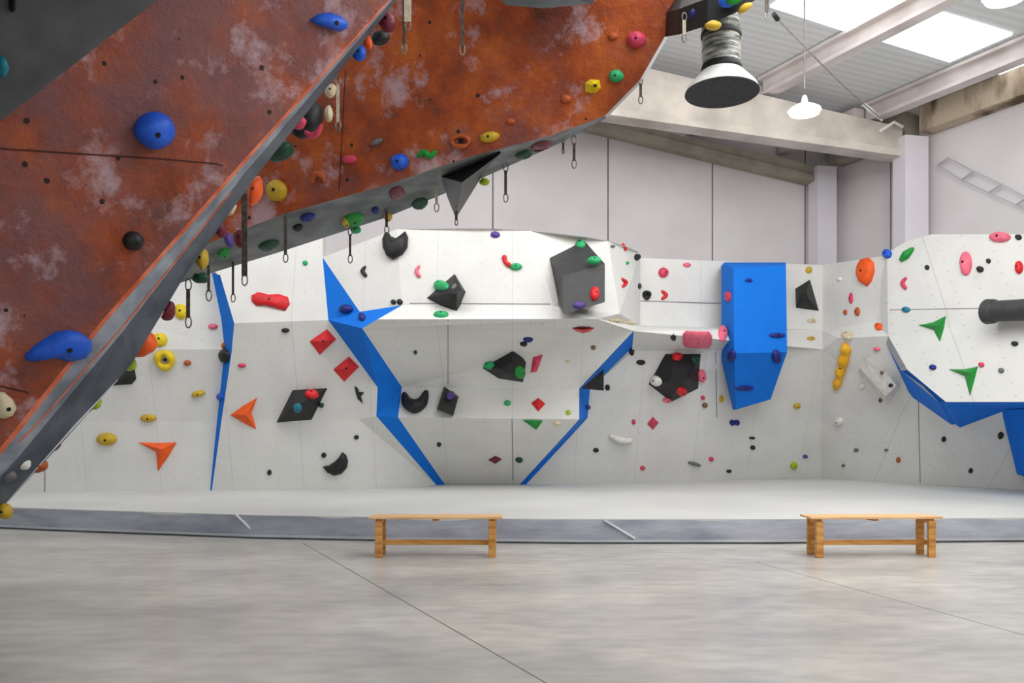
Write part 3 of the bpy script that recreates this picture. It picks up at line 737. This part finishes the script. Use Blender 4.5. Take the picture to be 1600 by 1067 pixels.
T([(478, 206, 3), (486, 212, 5), (496, 208, 5), (502, 196, 3)], 'rose', 'pink curved hold on the arch just right of the slab edge', D=9.1, nrm=(0, -1, -.3))
# back panel holds
blob(1148, -2, 30, 16, 8.3, 'green', 'green hold above the duct on the black panel', 20)
blob(1136, 3, 26, 18, 8.35, 'blue', 'blue hold on the black panel at the top above the duct')
blob(1086, 22, 16, 18, 8.75, 'navy', 'navy hold on the black panel left of the duct')
blob(1114, 40, 26, 14, 8.4, 'mustard', 'yellow hold on the lower rim of the black panel')
blob(1164, 12, 24, 12, 8.3, 'mustard', 'mustard hold at the right tip of the black panel', 30)
# --- far arch
E(625, 253, 27, 26, 'blue', 'round blue ball hold on the lower rim of the arch', H=.11)
T([(655, 243, 4), (664, 238, 5), (672, 244, 5), (682, 237, 3)], 'green', 'green and pale twisted hold beside the blue ball on the arch')
donut(720, 221, 42, 24, 'rust', 'orange ring shaped hold on the lower rim of the arch')
E(765, 214, 32, 17, 'mustard', 'yellow brown hold on the lower rim of the arch', rot=10)
E(547, 249, 22, 14, 'rose', 'dull pink small hold low on the arch left part')
E(589, 222, 20, 10, 'grey', 'chalky grey small hold above the dull pink one', rot=30)
T([(488, 285, 3), (494, 272, 5), (504, 275, 5), (508, 284, 3)], 'rust', 'chalky brown arched hold low at the left of the arch')
E(433, 298, 32, 34, 'mustard', 'mustard yellow hold with bolt where the arch meets the slab', rot=20)
E(995, 62, 30, 26, 'rose', 'round dull red hold near the right tip of the arch', H=.1)
E(958, 57, 16, 12, 'rust', 'small rust hold left of the round dull red one')
E(885, 155, 18, 14, 'rust', 'small brown orange hold left of the yellow cube hold')
facets([(914, 130), (922, 124), (937, 125), (939, 138), (930, 146), (915, 144)], (930, 134), .12, 'yellow', 'small yellow block hold on the right part of the arch', bolts=((930, 133),))
E(963, 119, 24, 20, 'mint', 'round green hold on the right part of the arch', H=.1)
E(798, 190, 14, 10, 'rust', 'tiny brown hold right of the yellow brown one on arch')
# underside
facets([(690, 275), (782, 238), (760, 262), (712, 340), (698, 305)], (722, 285), .22, 'black', 'black triangular volume hanging from the grey underside of the arch', **VOL)
for a in ((620, 300, 24, 18, 'maroon', 'dark red hold on the grey underside left of black triangle'), (656, 317, 26, 16, 'dgreen', 'dark green hold on the underside beside the hanging quickdraw'),
          (480, 338, 24, 11, 'navy', 'navy hold on the underside left part'), (586, 327, 12, 9, 'navy', 'small navy hold in the middle of the underside'),
          (553, 342, 34, 20, 'green', 'green hold with yellow rim on the underside bottom edge'), (540, 346, 12, 14, 'mustard', 'yellow hold touching the green one on the underside'),
          (420, 382, 34, 14, 'dgreen', 'wide dark green hold low on the underside'), (465, 354, 16, 8, 'black', 'small black hold on the underside below the navy one'),
          (846, 226, 34, 12, 'maroon', 'dark red brown hold near the right end of the underside'), (818, 240, 28, 10, 'dgreen', 'dark green hold near the right end of the underside'),
          (606, 338, 14, 10, 'mustard', 'small yellow hold above the black kidney hold'), (350, 395, 20, 14, 'green', 'green hold at the far left of the underside')):
    E(a[0], a[1], a[2], a[3], a[4], a[5], rot=15, H=.06)
blob(556, 359, 18, 12, 12.0, 'mint', 'teal green knob under the green hold on the underside')
blob(757, 284, 16, 12, 11.5, 'lime', 'small olive hold at the underside edge right of black triangle')

# --- bouldering wall volumes
prism([(430, 662), (457, 608), (514, 605), (488, 657)], [(462, 634), (463, 630), (470, 630), (468, 636)], .02, .33, 'black', 'black diamond shaped volume on the left white wall')
prism([(665, 466), (710, 427), (728, 456), (714, 493)], [(703, 458), (706, 452), (722, 452), (714, 459)], .02, .36, 'black', 'black pyramid volume on the prow face left of the big cube')
prism([(858, 402), (912, 375), (940, 412), (935, 468), (872, 472)], [(880, 432), (881, 431), (945, 412), (945, 472), (881, 491)], .02, .5, 'charcoal', 'big black cube volume on the upper prow face')
prism([(752, 575), (800, 533), (823, 566), (818, 598), (778, 592)], [(784, 576), (800, 566), (808, 570), (806, 580), (790, 582)], .02, .28, 'black', 'black faceted volume on the grey overhang of the central prow')
prism([(1012, 601), (1040, 553), (1095, 553), (1092, 608), (1049, 630)], [(1046, 596), (1050, 576), (1072, 574), (1076, 592), (1056, 602)], .02, .32, 'black', 'black pentagon volume right of the central prow with red holds')
prism([(682, 640), (694, 603), (717, 619), (709, 648)], [(687, 641), (693, 612), (714, 624), (708, 650)], .02, .2, 'black', 'small black box volume beside the black crescent')
prism([(1242, 450), (1266, 435), (1281, 487), (1243, 482)], [(1250, 462), (1260, 456), (1263, 466), (1254, 470)], .02, .22, 'black', 'black four sided volume on the wall right of blue column')
prism([(1341, 582), (1358, 553), (1408, 602), (1386, 634)], [(1343, 574), (1360, 557), (1401, 602), (1384, 619)], .02, .34, 'white', 'white box volume leaning in the corner bay')
tp_, tn_ = cast(1580, 485); ta_ = P(1541, 487, tp_.y+.07); te_ = P(1660, 481, tp_.y-1.03)
tm_ = MB(); td_ = (te_-ta_).normalized()
tm_.tube([ta_, ta_+td_*.02, ta_+td_*.14, ta_+td_*.17, te_], [.19, .2, .19, .165, .165], 24)
tag(tm_.build('climbing_volume', hmat('charcoal'), None, False), 'black tube shaped volume cut by the right picture edge', 'climbing volume')
facets([(908, 607), (943, 577), (943, 610)], (935, 598), .14, 'black', 'black wedge volume on the blue panel right of the prow', D=15.95, nrm=(.2, -1, 0), **VOL)
facets([(176, 602), (208, 560), (213, 592), (206, 600)], (202, 586), .15, 'black', 'black corner volume partly behind the near slab edge', **VOL)
facets([(484, 533), (511, 514), (525, 530), (500, 554)], (505, 533), .12, 'red', 'upper of two red square holds by the blue panel', bolts=((505, 533),))
facets([(521, 577), (545, 557), (561, 573), (538, 596)], (541, 576), .12, 'red', 'lower of two red square holds by the blue panel', bolts=((541, 576),))
facets([(217, 691), (248, 692), (276, 691), (264, 712), (247, 736), (244, 706)], (252, 702), .12, 'orange', 'orange arrowhead hold low on the far left wall')
facets([(360, 648), (380, 634), (402, 621), (393, 645), (401, 671), (380, 660)], (384, 648), .12, 'orange', 'orange arrowhead hold right of the thin blue strip')
facets([(1436, 508), (1458, 504), (1478, 494), (1474, 518), (1470, 541), (1460, 516)], (1466, 509), .12, 'green', 'upper of two green three pointed holds on right prow')
facets([(1483, 577), (1508, 577), (1528, 573), (1522, 596), (1516, 618), (1508, 588)], (1514, 582), .12, 'green', 'lower of two green three pointed holds on right prow')
facets([(894, 512), (928, 512), (912, 524)], (911, 515), .07, 'red', 'red triangular hold at the top of the grey overhang')
facets([(829, 582), (833, 558), (848, 554), (839, 580)], (838, 568), .07, 'rose', 'red slanted hold right of the black faceted volume')
facets([(817, 656), (848, 657), (838, 671)], (834, 660), .08, 'green', 'green wedge hold with dark tip on the lower prow')
facets([(830, 630), (841, 622), (852, 631), (841, 643)], (841, 632), .07, 'red', 'red square hold on the upright band of the prow')
facets([(1011, 662), (1020, 651), (1029, 660), (1020, 671)], (1020, 660), .09, 'rose', 'dark red square hold on the seam right of the prow')
facets([(763, 718), (774, 712), (784, 717), (774, 724)], (774, 717), .06, 'maroon', 'small dark red diamond hold at the foot of the prow')

# --- curved and long holds
E(928, 407, 22, 11, 'mint', 'green hold on the right rim of the cube top', H=.07, D=cast(922, 445)[0].y+.06, nrm=(.1, -1, .5))
dome([(393, 462), (403, 456), (420, 460), (436, 459), (450, 464), (453, 475), (446, 486), (432, 482), (416, 477), (400, 478), (393, 471)], 'red', 'long red bone shaped hold on the left white wall', H=.09)
dome([(598, 372), (601, 363), (607, 362), (611, 369), (619, 372), (627, 366), (633, 361), (637, 370), (636, 386), (628, 398), (615, 405), (605, 399), (598, 385)], 'black', 'black kidney shaped hold at the top left of the prow', H=.14, ap=(617, 386))
T([(632, 616, 4), (636, 629, 9), (648, 636, 12), (660, 629, 9), (666, 613, 4)], 'black', 'large black crescent hold next to the blue side panel', lift=.5)
dome([(504, 729), (514, 727), (523, 721), (530, 714), (535, 706), (541, 711), (544, 720), (542, 731), (534, 740), (522, 743), (511, 738)], 'black', 'black half moon hold low on the left wall', H=.1, ns=.03)
facets([(554, 603), (559, 606), (561, 612), (569, 613), (564, 619), (567, 630), (559, 623), (556, 614)], (560, 616), .06, 'black', 'small black forked hold right of the diamond volume')
T([(571, 417, 2), (567, 424, 3.5), (572, 431, 3)], 'black', 'small black curved hold under the prow top left')
T([(655, 416, 2), (651, 424, 3), (655, 432, 3)], 'pink', 'small pink curved hold above the black pyramid volume')
T([(788, 402, 4), (790, 410, 3.5), (796, 415, 4)], 'red', 'small red curved hold on the prow face beside a green one')
T([(971, 436, 2), (977, 442, 3.5), (972, 448, 2)], 'red', 'left of two red curved holds right of the cube')
T([(1034, 455, 2), (1040, 461, 3.5), (1034, 467, 2)], 'red', 'right of two red curved holds right of the cube')
T([(1416, 435, 2.5), (1411, 443, 3.5), (1416, 451, 2.5)], 'rose', 'small red curved hold below the green leaf hold')
T([(953, 680, 3), (968, 686, 6), (986, 687, 4)], 'white', 'white banana shaped hold low right of the prow', lift=.6)
T([(1307, 606, 4), (1310, 597, 7), (1313, 589, 5), (1315, 580, 8), (1318, 572, 6), (1320, 562, 9), (1323, 552, 7), (1324, 543, 9), (1322, 537, 5)], 'amber', 'long knobbly yellow hold rising in the corner bay', bolt=True)
T([(972, 382, 2.5), (976, 390, 3)], 'red', 'tiny red hold at the top right end of the prow')
T([(1076, 722, 2), (1084, 724, 3), (1093, 727, 2)], 'grey', 'flat grey hold low on the wall under the blue column')
T([(1410, 406, 4), (1418, 399, 7), (1427, 389, 3)], 'green', 'green leaf shaped hold on the top left of right prow')
dome([(1342, 414), (1346, 405), (1358, 403), (1366, 411), (1367, 425), (1362, 440), (1355, 448), (1345, 440), (1341, 428)], 'orange', 'big orange hold on the upper wall of the corner bay', H=.14)
E(1510, 412, 18, 38, 'pink', 'tall pink oval hold high on the right prow', H=.1)
E(1563, 371, 34, 16, 'pink', 'wide pink hold on the top edge of right prow', H=.09)
dome([(1067, 523), (1072, 518), (1090, 519), (1108, 519), (1112, 524), (1112, 537), (1108, 543), (1090, 543), (1071, 541), (1067, 536)], 'pink', 'big pink block hold on the bright ledge', H=.08)
E(1129, 521, 14, 24, 'pink', 'pink hold against the left side of blue column', H=.07)
donut(258, 562, 32, 34, 'yellow', 'yellow ring shaped hold on the far left wall')
donut(1010, 461, 15, 15, 'black', 'small black ring hold on the wall right of the prow')
E(250, 531, 24, 22, 'yellow', 'yellow round hold above the yellow ring', H=.09)
E(283, 487, 22, 24, 'yellow', 'yellow knob hold highest on the far left wall', H=.09)
E(167, 686, 32, 20, 'mustard', 'mustard barrel hold lowest on the far left wall', H=.11)
E(232, 653, 26, 12, 'mustard', 'flat mustard hold on the seam of the far left wall', H=.07)
E(310, 615, 22, 10, 'mustard', 'flat pale yellow hold left of the thin blue strip', rot=12)

# --- small holds: (px, py, w, h, colour, label)
for a in (
    (333, 510, 15, 9, 'pink', 'small pink hold left of the top of the blue strip'), (293, 567, 12, 9, 'rust', 'small orange brown hold right of the yellow ring'),
    (378, 571, 13, 7, 'rose', 'small dull pink hold right of the blue strip'), (446, 516, 13, 7, 'black', 'small flat black hold below the red bone hold'),
    (477, 411, 8, 8, 'mint', 'tiny green hold at the top of the left wall'), (352, 556, 15, 22, 'black', 'black hold on the thin blue strip'),
    (350, 540, 8, 10, 'rust', 'tiny brown hold above the black one on blue strip'), (345, 620, 9, 11, 'blue', 'tiny blue hold on the thin blue strip'),
    (506, 711, 8, 8, 'black', 'tiny black dot hold above the half moon hold'), (557, 683, 8, 7, 'black', 'tiny black hold right above the half moon hold'),
    (421, 738, 7, 9, 'black', 'tiny black hold near the foot of the left wall'), (487, 616, 22, 12, 'red', 'red hold on the black diamond volume'),
    (465, 637, 13, 11, 'teal', 'teal hold on the black diamond volume'), (502, 633, 9, 8, 'dgreen', 'dark green hold at the right rim of diamond volume'),
    (541, 483, 22, 14, 'navy', 'dark blue hold on the upper blue triangle'), (566, 496, 11, 12, 'navy', 'small navy hold on the blue fin'),
    (615, 472, 8, 8, 'black', 'tiny black hold at the tip of the blue fin, left one'), (625, 472, 9, 9, 'black', 'tiny black hold at the tip of the blue fin, right one'),
    (774, 367, 15, 10, 'purple', 'small purple hold at the top edge of the prow'), (806, 417, 20, 11, 'mint', 'small green hold beside the red curved one'),
    (689, 447, 26, 15, 'mint', 'green hold on the upper face of black pyramid volume'), (711, 448, 10, 8, 'grey', 'small grey hold on the black pyramid volume'),
    (689, 492, 24, 9, 'mint', 'flat green hold under the black pyramid volume'), (907, 382, 16, 10, 'mint', 'green hold at the top corner of the cube'),
    (929, 459, 14, 22, 'red', 'red hold on the front of the cube'),
    (905, 477, 20, 10, 'purple', 'purple hold at the bottom of the cube front'), (957, 385, 7, 5, 'grey', 'tiny grey hold at the prow top right of the cube'),
    (995, 402, 9, 11, 'black', 'tiny dark hold high on the wall right of the prow'), (980, 411, 5, 5, 'mint', 'tiny green dot high right of the cube'),
    (1036, 426, 15, 16, 'rose', 'small round red hold on the upper wall right of prow'), (1073, 414, 13, 7, 'pink', 'tiny pale pink hold near the wall top'),
    (999, 447, 5, 9, 'black', 'tiny black sliver above the black ring hold'), (825, 530, 16, 7, 'navy', 'small dark blue hold above the faceted black volume'),
    (818, 537, 12, 7, 'black', 'tiny black hold touching the dark blue one on overhang'), (764, 570, 17, 13, 'mint', 'green hold at the left tip of faceted black volume'),
    (812, 581, 13, 20, 'green', 'green hold at the right side of faceted black volume'), (649, 550, 6, 6, 'dgreen', 'tiny green dot on the left of the overhang'),
    (927, 543, 8, 7, 'brown', 'tiny brown hold on the right of the overhang'), (887, 565, 7, 5, 'beige', 'tiny pale hold in the overhang right half'),
    (704, 618, 12, 10, 'purple', 'purple hold on the small black box volume'), (793, 630, 11, 9, 'mint', 'small green hold on the upright band of prow'),
    (871, 661, 13, 7, 'beige', 'small beige hold right of the green wedge'), (888, 645, 8, 8, 'lime', 'tiny yellow green hold near the prow right edge'),
    (811, 718, 12, 8, 'dgreen', 'small green hold low on the prow beside the dark red diamond'), (686, 694, 7, 7, 'black', 'tiny black hold at the prow foot left side'),
    (949, 605, 8, 9, 'black', 'tiny black hold right of the black wedge volume'), (987, 549, 8, 13, 'black', 'small black hold under the right tip of the prow'),
    (1001, 566, 14, 8, 'black', 'small flat black hold left of the pentagon volume'), (918, 636, 7, 8, 'navy', 'tiny navy hold on the blue panel right of the prow'),
    (962, 500, 20, 7, 'beige', 'pale yellow hold on the right shoulder of the prow, left one'), (982, 504, 20, 7, 'beige', 'pale yellow hold on the right shoulder of the prow, right one'),
    (1052, 527, 9, 8, 'black', 'small black hold left of the big pink block'), (1058, 558, 17, 12, 'red', 'red hold at the top of the pentagon volume'),
    (1096, 587, 14, 20, 'pink', 'pink hold on the right rim of the pentagon volume'), (1065, 611, 17, 12, 'red', 'red hold at the bottom right of the pentagon volume'),
    (1026, 595, 16, 17, 'white', 'off-white hold on the left of pentagon volume'), (1042, 625, 14, 8, 'pink', 'pink hold at the bottom tip of pentagon volume'),
    (1086, 562, 10, 12, 'dgreen', 'dark green hold on the pentagon volume'), (1098, 621, 7, 7, 'rose', 'tiny red dot right below the pentagon volume'),
    (1101, 633, 9, 8, 'brown', 'tiny dark brown hold below the tiny red dot'), (1127, 623, 7, 12, 'mustard', 'small pale mustard hold left of the blue column foot'),
    (990, 659, 6, 9, 'rose', 'tiny pink red hold left of the dark red square'), (931, 703, 9, 7, 'black', 'tiny black hold left below the white banana hold'),
    (1004, 731, 8, 7, 'rose', 'tiny dull red hold low right of the banana hold'), (1111, 717, 8, 7, 'rose', 'tiny dull pink hold right of the flat grey hold'),
    (1139, 736, 9, 5, 'black', 'tiny black hold lowest under the blue column'), (1175, 684, 10, 4, 'black', 'upper of two tiny black holds right below blue column'),
    (1176, 699, 8, 7, 'black', 'lower of two tiny black holds right below blue column'), (1144, 660, 9, 9, 'navy', 'left lobe of a navy pair of holds under the blue column'),
    (1151, 660, 9, 9, 'navy', 'right lobe of a navy pair of holds under the blue column'), (1240, 727, 11, 12, 'lime', 'yellow green hold low on the wall left of the corner'),
    (1258, 713, 8, 6, 'purple', 'tiny pale purple hold near the wall corner'), (1245, 634, 11, 9, 'mustard', 'dull yellow hold on the grey overhang left of corner'),
    (1311, 658, 14, 13, 'white', 'round white hold on the seam in the corner bay'), (1338, 703, 8, 6, 'grey', 'tiny grey hold low in the corner bay, middle'),
    (1385, 703, 7, 4, 'grey', 'tiny flat grey hold low in the corner bay, right'), (1318, 727, 6, 5, 'grey', 'tiny grey hold lowest in the corner bay'),
    (1404, 718, 7, 9, 'rust', 'tiny brown orange hold low near the vertical seam'), (1170, 438, 12, 6, 'navy', 'small navy hold near the top of the blue column'),
    (1214, 524, 26, 8, 'navy', 'flat dark blue hold on the right of the blue column'), (1213, 557, 15, 20, 'navy', 'navy hold at the bend of the blue column, right side'),
    (1163, 606, 30, 8, 'navy', 'long navy hold near the foot of the blue column'), (1138, 463, 9, 16, 'rose', 'pink purple hold on the left side of the blue column'),
    (1143, 556, 12, 20, 'navy', 'navy hold at the bend of the blue column, left side'), (1263, 422, 10, 10, 'mustard', 'small yellow hold above the four sided black volume'),
    (1387, 397, 14, 14, 'blue', 'small round blue hold at the top of right prow corner'), (1449, 418, 7, 8, 'black', 'tiny black dot hold right of the green leaf hold'),
    (1532, 421, 11, 10, 'black', 'small black hold right of the tall pink oval'), (1545, 408, 7, 8, 'black', 'tiny black hold up right of the small black one'),
    (1592, 371, 10, 9, 'black', 'small black hold beside the wide pink top hold'), (1593, 418, 12, 20, 'red', 'red hold at the right picture edge on right prow'),
    (1416, 484, 13, 9, 'teal', 'small teal hold on the crease of the right prow'), (1330, 466, 6, 18, 'rose', 'thin dull pink hold below the big orange one'),
    (1340, 487, 8, 14, 'rust', 'small brown orange hold below the thin pink one'), (1321, 488, 6, 9, 'rust', 'tiny brown orange hold left of the brown orange one'),
    (1374, 511, 14, 11, 'orange', 'small orange hold on the ledge of the corner bay'), (1268, 501, 15, 7, 'beige', 'pale cream hold under the four sided black volume'),
    (1267, 529, 13, 6, 'mustard', 'dull yellow hold on the ledge left of corner'), (1323, 524, 20, 10, 'beige', 'cream hold above the long knobbly yellow hold'),
    (1312, 436, 7, 7, 'white', 'tiny white hold left of the big orange hold'), (1347, 603, 9, 9, 'white', 'small white hold beside the white box volume'),
    (1376, 625, 6, 8, 'brown', 'tiny dark hold under the white box volume'), (1378, 582, 6, 6, 'brown', 'tiny brown dot on the white box volume'),
    (1392, 602, 7, 6, 'black', 'tiny black dot on the white box volume'), (1475, 686, 7, 9, 'black', 'tiny black hold below the blue overhang, left one'),
    (1564, 680, 9, 11, 'black', 'black hold below the blue overhang, right one'), (1517, 735, 7, 8, 'black', 'tiny black hold lowest under the right prow'),
    (1458, 574, 11, 9, 'navy', 'small navy hold left of the lower green hold'), (1534, 570, 9, 8, 'rose', 'tiny pink hold at the tip of lower green hold'),
    (1565, 579, 9, 8, 'grey', 'tiny grey hold right of the lower green hold'), (1586, 537, 11, 8, 'black', 'small black hold below the black tube volume'),
    (1370, 545, 12, 6, 'pink', 'faint pink hold above the white box volume')):
    E(a[0], a[1], a[2], a[3], a[4], a[5], H=max(.03, min(a[2], a[3])/F*16*.55))

# ---------------------------------------------------------------- quickdraws
def biner(name, top, L, parent, r=.0075):
    w_ = L*.28; pts = []
    for k in range(17):
        a = 2*math.pi*k/16
        pts.append(Vector((top.x+math.sin(a)*w_*(1 if math.sin(a) > 0 else .8), top.y, top.z-L/2+math.cos(a)*L/2)))
    return MB().tube(pts, r, 6, False).build(name, M_STEEL, parent, True)
def quickdraw(px, y0, y1, lab, D=None, pale=False, wide=.009):
    if D is None:
        p, n = cast(px, y0)
        D = p.y-.03 if p is not None else 10
    a, b = P(px, y0, D), P(px, y1, D); b.x = a.x; L = a.z-b.z
    t = empty('quickdraw', a, lab, 'quickdraw', 'quickdraws hanging from the orange walls')
    cb = min(.11, L*.3)
    biner('upper_carabiner', a, cb, t)
    MB().beam(a-Vector((0, 0, cb*.85)), b+Vector((0, 0, cb*.85)), wide*2.8, .014, (0, 1, 0)).build('sling', M_SLINGP if pale else M_SLING, t)
    biner('lower_carabiner', b+Vector((0, 0, cb)), cb, t)
for a in ((382, 288, 446, 'long worn quickdraw hanging at the meeting of both orange walls', 9.0, False, .02),
          (446, 325, 410, 'quickdraw with a reddish end hanging before the left wall', 11.0, False, .013),
          (364, 395, 472, 'quickdraw hanging in front of the blue strip top', 12.0, False, .010),
          (326, 400, 470, 'quickdraw hanging right of the yellow cylinder hold', 9.0, False, .009),
          (294, 436, 512, 'dark quickdraw hanging before the yellow knob hold', 8.5, False, .012),
          (547, 355, 411, 'quickdraw hanging below the green underside hold', 11.8, False, .010),
          (604, 318, 366, 'quickdraw hanging just above the black kidney hold', 11.6, False, .012),
          (682, 272, 331, 'pale quickdraw left of the black triangle', 11.2, True, .012),
          (713, 322, 352, 'short piece of quickdraw below the tip of black triangle', 11.3, False, .012),
          (790, 255, 316, 'chain like quickdraw right of the black triangle', 11.2, False, .012),
          (897, 212, 263, 'quickdraw hanging from the right end of the underside', 10.9, False, .012),
          (880, 218, 240, 'short quickdraw left of the one at underside right end', 10.9, False, .009),
          (1001, 120, 162, 'thin quickdraw under the right tip of the arch', 9.85, False, .010),
          (637, -20, 48, 'pale sling quickdraw hanging highest beside the slab edge', 9.4, True, .026),
          (631, -20, 84, 'thin dark quickdraw behind the pale sling at the top', 9.5, False, .010),
          (722, -20, 86, 'quickdraw with open loop hanging at the top centre', 9.5, False, .012),
          (528, 118, 204, 'pale quickdraw hanging beside the beige holds', 9.9, True, .012),
          (1069, 20, 66, 'pale quickdraw hanging before the black panel', 8.8, True, .012),
          (1198, -10, 30, 'dark quickdraw hanging at the top right of the duct', 11.2, False, .016)):
    quickdraw(*a)
